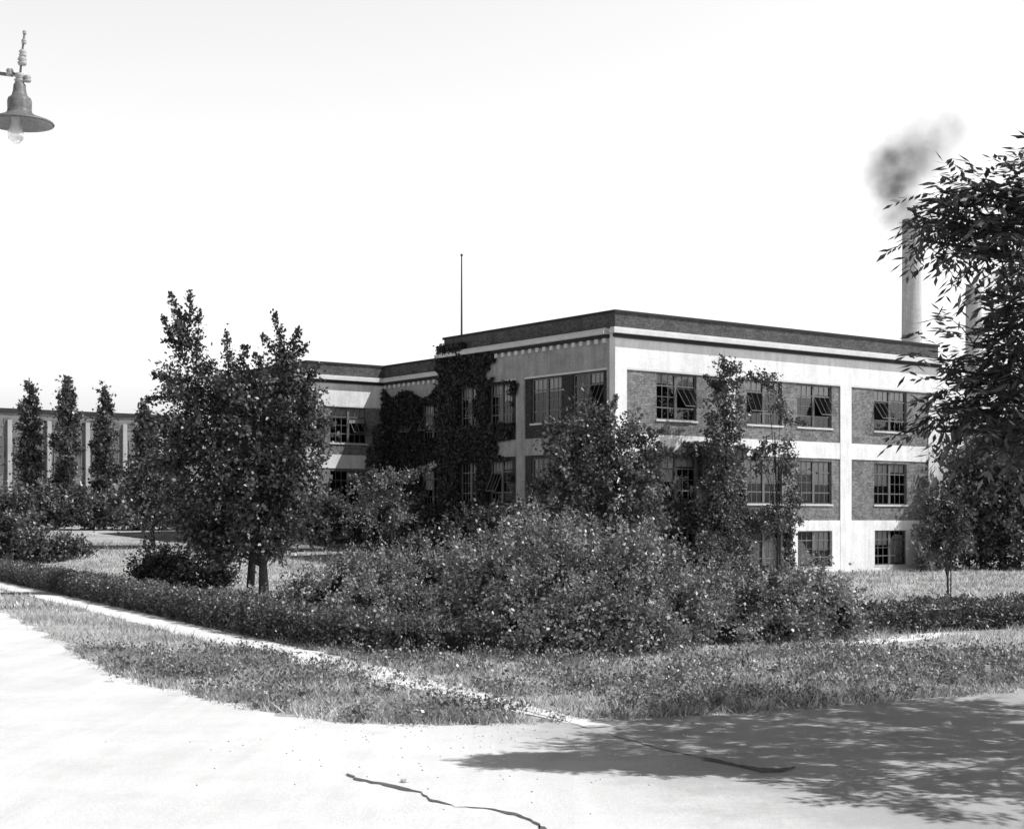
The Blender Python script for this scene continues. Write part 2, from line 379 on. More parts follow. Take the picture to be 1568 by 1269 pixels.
# weed clumps
wf = Fol()
P = grass_pts(12000, -10, 11, 20.5, 32); P = P[R.uniform(size=len(P)) < np.clip(.35+.5*vnoise(P, 1.3)+.3*vnoise(P, 3.1), 0, 1)][:2200]
for h0, k in ((.05, slice(0, 1500)), (.16, slice(1500, 2200))):
    C = np.column_stack([P[k], R.uniform(.03, .06, len(P[k]))+h0*.5]); wf.cloud(C, np.tile([0, 0, 1.], (len(C), 1)), 24, .13+h0*.3, .065, R.uniform(.4, 1.4, len(C)), .9, .2)
eg = empty('grass'); npmesh('blades', np.concatenate(GV), 3, gm, eg, np.concatenate(GS))
wf.obj('weeds', leafmat('weed_leaves', .22), eg)

# ---------------------------------------------------------------- main building (local X along sunlit front, Y along shaded side)
BO = (4.83, 72.0); BR = math.atan2(.6056, .7957)
bld = empty('brick_office_building', (BO[0], BO[1], 0), BR)
K = {k: MB() for k in ('white', 'white2', 'brick', 'brick2', 'brickd', 'cope_and_shadow', 'corn', 'frame', 'glass', 'blind', 'dark', 'roof', 'sash')}
def fb(mb, ax, pl, a0, a1, d0, d1, z0, z1):
    if ax == 'x': mb.box(a0, a1, pl+d0, pl+d1, z0, z1)
    else: mb.box(pl+d0, pl+d1, a0, a1, z0, z1)
def fp(ax, pl, a, d, z): return (a, pl+d, z) if ax == 'x' else (pl+d, a, z)
def holes(mb, ax, pl, a0, a1, z0, z1, d0, d1, hs):
    As = sorted({a0, a1} | {v for h in hs for v in h[:2]}); Zs = sorted({z0, z1} | {v for h in hs for v in h[2:]})
    for i in range(len(As)-1):
        for j in range(len(Zs)-1):
            ca, cz = (As[i]+As[i+1])/2, (Zs[j]+Zs[j+1])/2
            if any(h[0] < ca < h[1] and h[2] < cz < h[3] for h in hs): continue
            fb(mb, ax, pl, As[i], As[i+1], d0, d1, Zs[j], Zs[j+1])
def pane(k, ax, P):
    K[k].quad(*(P if ax == 'x' else P[::-1]))
def window(ax, pl, a0, a1, z0, z1, base=.06, openp=.5, curtain=False):
    d = .2; fw = .06
    fb(K['frame'], ax, pl, a0, a1, d-.04, d+.04, z1-fw, z1); fb(K['frame'], ax, pl, a0, a1, d-.04, d+.04, z0, z0+fw)
    m = (a0+a1)/2; zz0, zz1 = z0+fw, z1-fw
    for (p, w) in ((a0+fw/2, fw), (a1-fw/2, fw), (m, .16)): fb(K['frame'], ax, pl, p-w/2, p+w/2, d-.05, d+.05, zz0, zz1)
    for (h0, h1) in ((a0+fw, m-.08), (m+.08, a1-fw)):
        op = R.uniform() < openp; rows = 4; rh = (zz1-zz0)/rows; o0, o1 = (1, 3)
        for k in range(1, 3):
            p = h0+(h1-h0)*k/3; 
            if op:
                fb(K['frame'], ax, pl, p-.016, p+.016, d-.015, d+.015, zz0, zz0+o0*rh); fb(K['frame'], ax, pl, p-.016, p+.016, d-.015, d+.015, zz0+o1*rh, zz1)
            else: fb(K['frame'], ax, pl, p-.016, p+.016, d-.015, d+.015, zz0, zz1)
        for k in range(1, rows):
            if op and o0 < k < o1: continue
            th = .03 if k in (o0, o1) else .014
            fb(K['frame'], ax, pl, h0, h1, d-.02, d+.02, zz0+k*rh-th, zz0+k*rh+th)
        if op:
            pane('glass', ax, [fp(ax, pl, a, d, z) for a, z in ((h0, zz0), (h1, zz0), (h1, zz0+o0*rh), (h0, zz0+o0*rh))])
            pane('glass', ax, [fp(ax, pl, a, d, z) for a, z in ((h0, zz0+o1*rh), (h1, zz0+o1*rh), (h1, zz1), (h0, zz1))])
            sw = R.uniform(.35, .7); zt, zb = zz0+o1*rh-.02, zz0+o0*rh+.08; A = [fp(ax, pl, a, dd, z) for a, dd, z in ((h0, d, zt), (h1, d, zt), (h1, d-sw, zb), (h0, d-sw, zb))]
            pane('sash', ax, A[::-1])
            for i in range(4): K['frame'].tube([A[i], A[(i+1) % 4]], .028, 4)
            for i in (1, 2): K['frame'].tube([Vector(A[0]).lerp(Vector(A[1]), i/3), Vector(A[3]).lerp(Vector(A[2]), i/3)], .016, 4)
        else: pane('glass', ax, [fp(ax, pl, a, d, z) for a, z in ((h0, zz0), (h1, zz0), (h1, zz1), (h0, zz1))])
        if curtain and R.uniform() < .85:
            hm = (zz1-zz0); c0 = h0+.03; c1 = h1-.03; mid = c0+(c1-c0)*R.uniform(.2, .8)
            P = [fp(ax, pl, a, d+.12, z) for a, z in ((c0, zz0+.05), (c1, zz0+.05), (c1, zz0+hm*R.uniform(.35, .9)), (mid, zz0+hm*R.uniform(.7, .95)), (c0, zz0+hm*R.uniform(.35, .9)))]
            i = len(K['blind'].v); K['blind'].v += P; K['blind'].f.append(tuple(range(i, i+5)))
        elif R.uniform() < .72:
            bl = zz1-(zz1-zz0)*R.choice([.2, .3, .42, .55]); fb(K['blind'], ax, pl, h0+.02, h1-.02, d+.06, d+.07, bl, zz1)
    fb(K['corn'], ax, pl, a0-.06, a1+.06, base-.06, d-.05, z0-.09, z0)
def facade(ax, pl, A0, A1, piers, wins, s0=0., s1=0., wk='white', bk='brick'):
    """A0..A1 extent, piers [(a,b)], wins [(a,b)]; s0/s1 cornice overrun"""
    fb(K[wk], ax, pl, A0, A1, 0, .4, 9.95, 11.5)
    for a, b in piers: fb(K[wk], ax, pl, a, b, 0, .4, -1, 9.95)
    pe = sorted(piers); bays = [(pe[i][1], pe[i+1][0]) for i in range(len(pe)-1)]
    for a, b in bays:
        w = [x for x in wins if x[0] >= a and x[1] <= b]
        holes(K[bk], ax, pl, a, b, 6.85, 9.95, .07, .4, [(x[0], x[1], 7.6, 9.82) for x in w])
        fb(K[wk], ax, pl, a, b, .02, .4, 6.0, 6.85)
        holes(K[bk], ax, pl, a, b, 2.75, 6.0, .07, .4, [(x[0], x[1], 3.6, 5.85) for x in w])
        holes(K[wk], ax, pl, a, b, -1, 2.75, .02, .4, [(x[0], x[1], .32, 2.2) for x in w])
        for x in w:
            window(ax, pl, x[0], x[1], 7.6, 9.82); window(ax, pl, x[0], x[1], 3.6, 5.85, openp=.15); window(ax, pl, x[0], x[1], .32, 2.2, openp=.0, curtain=True)
        fb(K['corn'], ax, pl, a, b, .0, .069, 9.86, 9.95)
    c0, c1 = A0-s0, A1+s1
    # dark strip painting the ledge's shadow, pale ledge, tall brick parapet, tar coping
    fb(K['cope_and_shadow'], ax, pl, A0-s0*.4, A1+s1*.4, -.15, -.001, 11.33, 11.5)
    fb(K['corn'], ax, pl, c0, c1, -.38, 0, 11.5, 11.68); fb(K['corn'], ax, pl, A0-s0*.8, A1+s1*.8, -.3, 0, 11.68, 11.78)
    fb(K['corn'], ax, pl, A0, A1, 0, .4, 11.5, 11.78)
    fb(K['brickd'], ax, pl, A0, A1, .0, .4, 11.78, 12.5); fb(K['cope_and_shadow'], ax, pl, A0-s0*.2, A1+s1*.2, -.07, .45, 12.5, 12.62)
    n = int((A1-A0)/.55)
    for i in range(n):
        if ax == 'x': break
        a = A0+(i+.5)*(A1-A0)/n; fb(K['corn'], ax, pl, a-.11, a+.11, -.12, -.002, 11.12, 11.328)
facade('x', 0, 0, 24.1, [(0, .74), (7.22, 7.96), (15.84, 16.73), (23.25, 24.1)], [(2.69, 5.34), (8.85, 11.41), (12.55, 15.22), (18.65, 21.42)], .38, .38)
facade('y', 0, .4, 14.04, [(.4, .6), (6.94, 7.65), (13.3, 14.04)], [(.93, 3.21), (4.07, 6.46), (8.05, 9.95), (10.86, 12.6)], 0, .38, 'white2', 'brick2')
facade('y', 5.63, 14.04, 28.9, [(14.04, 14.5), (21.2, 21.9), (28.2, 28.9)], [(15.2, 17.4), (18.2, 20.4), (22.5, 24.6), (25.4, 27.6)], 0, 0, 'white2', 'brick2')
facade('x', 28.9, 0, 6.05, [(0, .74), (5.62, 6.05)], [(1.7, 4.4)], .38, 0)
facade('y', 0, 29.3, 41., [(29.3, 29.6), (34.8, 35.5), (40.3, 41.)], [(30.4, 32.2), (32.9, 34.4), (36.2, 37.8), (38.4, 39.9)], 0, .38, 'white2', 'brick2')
def body(x0, x1, y0, y1):
    K['dark'].box(x0+1.3, x1-.01, y0+1.3, y1-.01, -1, 11.9)
    K['roof'].box(x0+.4, x1, y0+.4, y1, 11.95, 12.05)
body(0, 24.1, 0, 14.04); body(5.63, 24.1, 14.06, 28.88); body(0, 24.1, 28.9, 41)
for (a, b, c, d) in ((24.1, 24.4, .4, 41.), (0.0, 24.1, 41.0, 41.3)):
    K['brick'].box(a, b, c, d, -1, 12.5); K['cope_and_shadow'].box(a-.02, b+.07, c, d+.02, 12.5, 12.62)
K['brick'].box(.4, 6, 13.74, 14.04, -1, 12.5)
for nme, mt, nn in (('white', M_white, 'painted_walls'), ('white2', M_white2, 'shaded_painted_walls'), ('brick2', M_brick2, 'shaded_brick_panels'), ('brick', M_brick, 'brick_panels'), ('brickd', M_brickd, 'parapet'), ('cope_and_shadow', M_cope_and_shadow, 'coping_and_shadow_strip'), ('corn', M_cornice, 'cornice_and_sills'), ('frame', M_frame, 'window_frames'), ('glass', M_glass, 'window_glass'), ('blind', M_blind, 'window_blinds'), ('dark', M_dark, 'interior'), ('roof', M_roof, 'roof'), ('sash', M_glass, 'open_sashes')):
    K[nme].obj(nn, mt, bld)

# ivy
iv = Fol()
def ivy(ax, pl, a0, a1, z0, z1, n, keepwin, fn, off=.12, leaf=.15, sh=1.):
    A = R.uniform(a0, a1, n); Z = R.uniform(z0, z1, n); k = np.ones(n, bool)
    for (a, b, c, d) in keepwin: k &= ~((A > a) & (A < b) & (Z > c+.15) & (Z < d))
    k &= fn(A, Z); A = A[k]; Z = Z[k]; m = len(A); dd = -np.abs(R.normal(size=m))*off-.02
    C = np.column_stack([A, pl+dd, Z]) if ax == 'x' else np.column_stack([pl+dd, A, Z])
    nrm = np.array([0, -1., 0]) if ax == 'x' else np.array([-1., 0, 0])
    D = unit(R.normal(size=(m, 3))*.6+np.array([0, 0, -.8])); Nn = unit(nrm+R.normal(size=(m, 3))*.5+np.array([0, 0, .3])); L = leaf*R.uniform(.6, 1.4, m)
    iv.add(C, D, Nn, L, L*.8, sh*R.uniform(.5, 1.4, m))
def wv(A, Z, s, p=0): return np.sin(A*s+p+1.5*np.sin(Z*s*.8))*np.cos(Z*s*.9+1.2*np.sin(A*s*.7+p))
W1 = [(a, b, c, d) for a, b in ((.93, 3.21), (4.07, 6.46), (8.05, 9.95), (10.86, 12.6)) for c, d in ((7.6, 9.82), (3.6, 5.85))]
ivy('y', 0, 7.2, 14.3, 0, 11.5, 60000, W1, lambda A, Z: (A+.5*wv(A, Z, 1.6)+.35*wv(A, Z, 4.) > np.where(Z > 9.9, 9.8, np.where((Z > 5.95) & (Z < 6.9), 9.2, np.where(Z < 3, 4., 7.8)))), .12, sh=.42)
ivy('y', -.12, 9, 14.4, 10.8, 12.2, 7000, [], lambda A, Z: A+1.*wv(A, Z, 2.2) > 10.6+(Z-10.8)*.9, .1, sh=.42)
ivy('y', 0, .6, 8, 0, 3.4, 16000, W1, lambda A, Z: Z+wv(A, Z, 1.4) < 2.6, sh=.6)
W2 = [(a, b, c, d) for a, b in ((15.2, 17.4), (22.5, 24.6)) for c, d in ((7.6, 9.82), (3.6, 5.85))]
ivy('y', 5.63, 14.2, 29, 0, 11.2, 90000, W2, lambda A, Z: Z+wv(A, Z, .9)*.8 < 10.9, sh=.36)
ivy('x', 28.9, 2.8, 6, 0, 10.2, 16000, [(1.7, 4.4, 7.6, 9.82), (1.7, 4.4, 3.6, 5.85)], lambda A, Z: Z < 1.8+(A-2.4)*2.5+wv(A, Z, 2.)*.8)
ivy('x', 0, .8, 16, 0, 7.2, 80000, [(a, b, c, d) for a, b in ((2.69, 5.34), (8.85, 11.41), (12.55, 15.22)) for c, d in ((3.6, 5.85), (.3, 2.2))],
    lambda A, Z: ((Z < 3.4+wv(A, Z, 1.2)*.7) & (A < 12.)) | ((wv(A, Z, 1.1, 2)+.5*wv(A, Z, 3.3) > -.25) & (A < 8.5) & (A > 2) & (Z < 6.6)), .16, sh=1.)
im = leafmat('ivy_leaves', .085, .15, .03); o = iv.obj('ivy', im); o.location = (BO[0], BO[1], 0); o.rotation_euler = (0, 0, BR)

# flagpole
mb = MB(); mb.tube([(-2.72, 83, 12.0), (-2.72, 83, 17.0)], [.06, .035], 8); mb.lathe((-2.72, 83, 17.0), [(.0, .14), (.06, .1), (.08, .05), (.05, 0), (0, 0)], 10)
mb.box(-2.87, -2.57, 82.85, 83.15, 12.04, 12.25); mb.obj('flagpole', surf('pole_paint', .05, .09, 4.), None)

# smokestacks
M_stack = surf('stack_concrete', .40, .58, .25, .9, .3, 3., streak=.2)
for (p, topq, Yd, r) in ((1396, 337, 180., 1.08), (1491, 436, 190., .95)):
    x = wx(p, Yd); zt = wz(topq, Yd); mb = MB()
    mb.lathe((x, Yd, 0), [(r*1.2, -1), (r*1.15, zt*.3), (r*1.06, zt*.7), (r, zt-1.2), (r*1.04, zt-1.1), (r*1.04, zt-.5), (r, zt-.4), (r, zt), (r*.8, zt), (r*.8, zt-3)], 40)
    mb.obj('smokestack', M_stack, None, True)
# smoke
xs, ys, zs = wx(1396, 180.), 180., wz(337, 180.)
m, n = nt('coal_smoke'); L = n.links.new
tc = N(n, 'ShaderNodeTexCoord'); nz = N(n, 'ShaderNodeTexNoise', Scale=.42, Detail=4., Roughness=.6)
L(tc.outputs['Object'], nz.inputs['Vector'])
dis = N(n, 'ShaderNodeTexNoise', Scale=.3, Detail=3.); L(tc.outputs['Object'], dis.inputs['Vector'])
sb = N(n, 'ShaderNodeVectorMath', _operation='SUBTRACT'); L(dis.outputs['Color'], sb.inputs[0]); sb.inputs[1].default_value = (.5, .5, .5)
scl = N(n, 'ShaderNodeVectorMath', _operation='SCALE'); L(sb.outputs[0], scl.inputs[0]); scl.inputs['Scale'].default_value = 4.
wp = N(n, 'ShaderNodeVectorMath', _operation='ADD'); L(tc.outputs['Object'], wp.inputs[0]); L(scl.outputs[0], wp.inputs[1])
prev = None
for (cx, cz, rr, st) in ((-.3, -.2, 2.4, 1.), (-1.2, 1.4, 3.2, 1.), (-2.1, 3.4, 3.8, 1.), (-2.2, 5.6, 4.4, .8), (-.2, 7.2, 4.6, .55), (2.2, 8.6, 4.5, .38), (4., 10.2, 3.8, .22), (-3.5, 0, 4.4, .09), (-4.5, -3., 4.6, .08)):
    ds = N(n, 'ShaderNodeVectorMath', _operation='DISTANCE'); L(wp.outputs[0], ds.inputs[0]); ds.inputs[1].default_value = (cx, 0, cz)
    mr = N(n, 'ShaderNodeMapRange', _interpolation_type='SMOOTHSTEP'); L(ds.outputs['Value'], mr.inputs[0]); mr.inputs[1].default_value = 0; mr.inputs[2].default_value = rr; mr.inputs[3].default_value = st; mr.inputs[4].default_value = 0
    if prev is None: prev = mr
    else:
        mx = N(n, 'ShaderNodeMath', _operation='MAXIMUM'); L(prev.outputs[0], mx.inputs[0]); L(mr.outputs[0], mx.inputs[1]); prev = mx
nr = N(n, 'ShaderNodeMapRange'); L(nz.outputs[0], nr.inputs[0]); nr.inputs[1].default_value = .22; nr.inputs[2].default_value = .7
mu = N(n, 'ShaderNodeMath', _operation='MULTIPLY'); L(prev.outputs[0], mu.inputs[0]); L(nr.outputs[0], mu.inputs[1])
m2 = N(n, 'ShaderNodeMath', _operation='MULTIPLY'); L(mu.outputs[0], m2.inputs[0]); m2.inputs[1].default_value = .75
va = N(n, 'ShaderNodeVolumeAbsorption', Color=g(.05)); L(m2.outputs[0], va.inputs['Density'])
o = N(n, 'ShaderNodeOutputMaterial'); L(va.outputs[0], o.inputs['Volume'])
mb = MB(); mb.box(-9.5, 9.5, -4.8, 4.8, -8, 15.5); so = mb.obj('smoke', m, None); so.location = (xs, ys, zs)

# distant factory (parallel to the office front)
fac = empty('factory', (wx(255, 150.), 150., 0), BR)
A = MB(); Bm = MB(); Cm = MB(); D = MB(); E = MB()
A.box(-90, 3, 0, 30, 0, 12.6); D.box(-90.2, 3.2, -.2, 30, 12.6, 12.95); Bm.box(-90, 3, -.06, -.002, 11.3, 12.3)
for i in range(23):
    a = -.7-i*3.7; Cm.box(a-.2, a+.2, -.35, -.062, 0, 11.9)
    for z0, z1 in ((2.5, 5.6), (7., 10.4)):
        E.box(a+.55, a+3.15, -.05, -.002, z0, z1)
        for k in range(5): Bm.box(a+.55+k*.65-.04, a+.55+k*.65+.04, -.09, -.052, z0, z1)
        for k in range(5): zz = z0+(z1-z0)*k/4; Bm.box(a+.55, a+3.15, -.12, -.092, zz-.04, zz+.04)
for q in range(60): E.box(-88+q*1.5, -88+q*1.5+.6, -.1, -.062, 11.55, 12.05)
A.obj('walls', M_brick, fac); Bm.obj('sash_and_frieze', surf('grey_paint', .13, .2, 1.), fac); Cm.obj('pilasters', surf('pilaster_paint', .26, .4, 1.), fac); D.obj('roof', M_cope_and_shadow, fac); E.obj('windows', surf('factory_glass', .08, .13, .8, .4), fac)

# ---------------------------------------------------------------- vegetation
L_elm = leafmat('elm_leaves', .065); L_mid = leafmat('maple_leaves', .10); L_sh = leafmat('shrub_leaves', .2, .25, .08); L_hd = leafmat('hedge_leaves', .12)
L_far = leafmat('far_leaves', .12); L_pop = leafmat('poplar_leaves', .085); L_frond = leafmat('sumac_leaves', .07, .2, .12)

Yt = 57.
tree('elm_tree', (wx(405, Yt), Yt), PB([(280, 520, 14, 38), (290, 580, 34, 38), (345, 595, 44, 40), (405, 605, 46, 48), (438, 562, 20, 28), (465, 615, 28, 40), (295, 650, 54, 56), (375, 670, 75, 70),
     (455, 680, 46, 58), (315, 735, 58, 52), (395, 755, 75, 58), (455, 750, 36, 46), (345, 795, 58, 34), (400, 815, 55, 38), (310, 820, 42, 22), (440, 820, 24, 22), (480, 650, 22, 34), (270, 690, 24, 50), (340, 850, 30, 14)], Yt), L_elm, .16, 50, .32, 3., .17,
     SH([(290, 530, 262, 453), (285, 560, 250, 488), (300, 560, 305, 480), (290, 600, 228, 612), (285, 590, 240, 575), (350, 570, 347, 512), (360, 570, 375, 530), (440, 560, 421, 482), (440, 560, 405, 520), (445, 550, 456, 506), (465, 590, 487, 560), (480, 640, 508, 650), (285, 520, 256, 520), (440, 550, 468, 530), (300, 680, 250, 660), (280, 640, 232, 650), (450, 780, 500, 800), (300, 780, 262, 800), (330, 800, 322, 850), (300, 700, 240, 715), (400, 580, 392, 545), (290, 500, 292, 452)], Yt), trunk_top=wz(640, Yt))
mb = MB(); mb.tube([(wx(383, 58.5), 58.5, -.05), (wx(386, 58.5), 58.5, 1.3), (wx(392, 58.), 58., 3.)], [.17, .14, .1], 9); mb.obj('tree_stem', M_bark, bpy.data.objects['elm_tree'], True)
Yt = 60.
tree('maple_tree', (wx(930, Yt), Yt), PB([(902, 635, 26, 22), (876, 665, 38, 30), (920, 665, 36, 36), (955, 700, 44, 38), (882, 715, 50, 34), (940, 745, 60, 40), (866, 760, 44, 34), (985, 745, 30, 42), (970, 665, 20, 26), (845, 745, 26, 14), (905, 800, 70, 35), (970, 800, 50, 35)], Yt), L_mid, .16, 44, .3, 3., .12,
     SH([(905, 630, 898, 600), (925, 650, 942, 610), (980, 680, 1012, 660), (1000, 700, 1045, 690), (860, 670, 835, 650), (870, 750, 820, 748), (890, 700, 838, 690)], Yt), trunk_top=wz(700, Yt))
Yt = 64.
tree('sapling', (wx(603, Yt), Yt), PB([(590, 735, 36, 14), (572, 752, 30, 14), (565, 775, 28, 12), (605, 790, 28, 22), (632, 728, 26, 8), (600, 760, 26, 16)], Yt), leafmat('sapling_leaves', .14), .14, 36, .2, 2.6, .05, SH([(620, 730, 662, 712), (560, 740, 538, 728)], Yt), trunk_top=wz(760, Yt))
Yt = 73.5
tree('columnar_tree', (wx(1112, Yt), Yt), PB([(1112, 575, 17, 22), (1112, 610, 24, 26), (1110, 650, 28, 30), (1108, 700, 30, 34), (1106, 750, 30, 36), (1105, 800, 36, 36), (1105, 845, 45, 30)], Yt), L_mid, .15, 50, .26, 3.4, .08, SH([(1112, 570, 1105, 545), (1112, 600, 1148, 572), (1100, 600, 1080, 575), (1110, 680, 1150, 690)], Yt), trunk_top=wz(640, Yt), up=.2)
tree('columnar_tree', (wx(1190, Yt+1), Yt+1), PB([(1172, 577, 16, 6), (1195, 632, 12, 24), (1200, 690, 20, 14), (1170, 690, 20, 10), (1207, 730, 16, 36), (1205, 780, 24, 26), (1175, 800, 34, 20), (1165, 700, 12, 20)], Yt+1), L_mid, .15, 44, .24, 3., .06, SH([(1195, 640, 1235, 650), (1190, 600, 1150, 575)], Yt+1), trunk_top=wz(660, Yt))
Yt = 47.
tree('young_tree', (wx(1450, Yt), Yt), PB([(1436, 770, 24, 22), (1455, 790, 28, 26), (1428, 805, 22, 24), (1460, 820, 24, 22), (1445, 835, 26, 14)], Yt), L_pop, .11, 50, .18, 6., .04, SH([(1430, 770, 1410, 745), (1455, 780, 1470, 752)], Yt), trunk_top=wz(790, Yt), stake=True)
for (p, tq, w, Yd) in ((47, 592, 15, 122.), (103, 580, 16, 121.), (160, 600, 14, 123.), (219, 617, 13, 124.), (-30, 600, 14, 121.)):
    bl = []; k = 8
    for i in range(k):
        t = i/(k-1); q = tq+14+(790-tq-20)*t; ww = w*(.28+.85*math.sin(min(1, .12+t*1.0)*2.0))*R.uniform(.88, 1.12); bl.append((p+R.normal()*2.2, q, ww, 20))
    tree('poplar_tree', (wx(p, Yd), Yd), PB(bl, Yd), L_pop, .28, 40, .34, 2.2, .16, SH([(p, tq+20, p+1, tq), (p+3, tq+50, p+9, tq+22), (p-4, tq+70, p-11, tq+44)], Yd), trunk_top=wz(tq+30, Yd), up=.5)
Yt = 92.
tree('round_tree', (wx(235, Yt), Yt), PB([(225, 720, 26, 18), (205, 748, 30, 22), (245, 752, 36, 26), (215, 780, 45, 24), (265, 725, 26, 22), (290, 770, 30, 30)], Yt), L_far, .22, 44, .34, 2.4, .14, trunk_top=wz(740, Yt))
tree('willow_tree', (wx(1535, 85.), 85.), PB([(1480, 710, 34, 30), (1530, 700, 44, 50), (1590, 690, 50, 60), (1500, 765, 44, 44), (1560, 770, 60, 55), (1620, 760, 60, 60), (1465, 760, 20, 40)], 85.), L_far, .24, 46, .4, 2.4, .2, trunk_top=wz(720, 85.))
shrub('background_shrubs', PB([(1450, 830, 34, 40, 0), (1500, 820, 50, 50, 2), (1560, 825, 50, 50, 0), (1630, 830, 60, 60, 0), (1420, 850, 14, 22, -2), (1700, 820, 70, 60, 0)], 84.), L_far, .22, 50, .34, 2.4)
shrub('background_shrubs', PB([(-20, 780, 40, 30), (30, 775, 40, 26), (75, 780, 40, 28), (125, 778, 40, 28), (170, 785, 38, 24), (215, 790, 40, 20), (255, 790, 40, 20), (300, 785, 45, 28), (360, 790, 40, 28)], 112.), L_far, .26, 44, .4, 1.8)
shrub('shrub_border', PB([(430, 800, 30, 22), (470, 795, 34, 28), (515, 795, 36, 34), (555, 800, 34, 30), (590, 805, 28, 28), (500, 770, 24, 16), (630, 800, 30, 40, -6), (400, 805, 30, 20)], 90.), L_far, .22, 46, .32, 2.6)
shrub('shrub_border', PB([(20, 830, 38, 34), (65, 838, 36, 26), (105, 842, 28, 20), (-30, 825, 40, 40), (10, 805, 14, 16)], 84.), L_far, .2, 46, .3, 3.)
shrub('rounded_bush', PB([(235, 865, 32, 34), (275, 868, 38, 38), (320, 878, 32, 28), (212, 882, 14, 22), (345, 885, 20, 20), (255, 882, 40, 24)], 60.), leafmat('dark_bush', .045), .12, 50, .2, 5.)
shrub('shrub_border', PB([(640, 850, 28, 26), (675, 840, 32, 34), (715, 830, 34, 50), (760, 825, 34, 50), (800, 820, 36, 45), (1040, 870, 50, 30), (1080, 865, 40, 40)], 66.), L_mid, .15, 50, .26, 3.6, spikes=2)
big = PB([(760, 900, 62, 80, 1), (815, 870, 60, 80, 3), (860, 905, 70, 90, 0), (920, 900, 66, 90, 1), (985, 900, 66, 84, 1), (790, 945, 60, 60, -1), (890, 950, 70, 52, -2), (970, 950, 66, 50, -2), (1040, 935, 60, 58, 0),
          (725, 905, 40, 66, 3), (870, 840, 36, 36, 6), (960, 850, 40, 40, 6), (840, 975, 60, 32, -2.5), (930, 980, 60, 26, -2.5), (1010, 975, 50, 26, -2)], 33.5)
big += PB([(1085, 930, 56, 58, 0), (1145, 925, 60, 56, 1), (1205, 930, 56, 52, 0), (1260, 930, 50, 52, 1), (1295, 945, 30, 38, 0), (1230, 900, 40, 28, 4), (1120, 960, 60, 26, -1), (1200, 962, 60, 24, -1)], 35.5)
big += PB([(480, 915, 40, 30, 0), (530, 895, 46, 40, 0), (590, 890, 50, 44, 1), (650, 890, 54, 46, 0), (700, 895, 46, 46, 0), (560, 920, 50, 28, -2), (640, 925, 60, 30, -2), (445, 925, 24, 18, 0), (705, 940, 40, 40, -4)], 41.)
shrub('flowering_shrub', big, L_sh, .09, 64, .2, 7.2, .42, spikes=7)
shrub('low_plants', PB([(372, 912, 16, 12), (395, 915, 14, 12), (430, 920, 18, 14)], 50.), L_sh, .09, 50, .15, 7.)

def hedge(name, pts, w, h, mat, dens=700):
    e = empty(name); f = Fol(); mb = MB()
    for (a, b) in zip(pts[:-1], pts[1:]):
        a = np.array(a); b = np.array(b); ln = np.linalg.norm(b-a); u = (b-a)/ln; v = np.array([-u[1], u[0]])
        n = int(ln*(w+2*h)*dens/9); t = R.uniform(-.2, ln+.2, n); s = R.uniform(0, w+2*h, n)
        wob = 1+.08*np.sin(t*1.9+a[0])+.06*np.sin(t*5.1)
        side = np.where(s < h, -w/2, np.where(s < h+w, s-h-w/2, w/2)); z = np.where(s < h, s, np.where(s < h+w, h, 2*h+w-s))*wob
        xy = a+u*t[:, None]+v*(side*wob)[:, None]; C = np.column_stack([xy, gz(xy[:, 0], xy[:, 1])+z+.02])
        on = np.column_stack([v[0]*np.sign(side)*(s < h)+v[0]*(s > h+w), v[1]*(s > h+w)-v[1]*(s < h), ((s >= h) & (s <= h+w)).astype(float)]); on = unit(on+R.normal(size=on.shape)*.2)
        f.cloud(C, on, 9, .1, .08, R.uniform(.5, 1.5, n), 1., .1)
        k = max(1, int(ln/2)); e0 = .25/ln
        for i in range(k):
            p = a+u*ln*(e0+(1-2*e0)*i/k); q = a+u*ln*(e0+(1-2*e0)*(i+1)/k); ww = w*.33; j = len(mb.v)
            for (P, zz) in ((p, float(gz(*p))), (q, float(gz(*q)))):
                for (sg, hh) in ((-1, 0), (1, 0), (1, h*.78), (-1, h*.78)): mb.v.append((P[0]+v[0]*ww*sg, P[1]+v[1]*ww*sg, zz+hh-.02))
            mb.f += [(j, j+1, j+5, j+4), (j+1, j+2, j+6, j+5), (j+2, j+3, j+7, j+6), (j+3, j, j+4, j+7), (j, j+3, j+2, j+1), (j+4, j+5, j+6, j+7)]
    mb.obj('dark_core', M_core, e); f.obj('foliage', mat, e)
hedge('hedge', [(-26.5, 77.3), (-21.6, 67.7), (-11.0, 47.0), (-5.6, 36.5), (-2.2, 31.2), (-.3, 31.6)], .8, .68, L_hd)
hedge('hedge', [(7.9, 37.2), (13.6, 40.2), (20, 43.6)], .8, .68, L_hd)

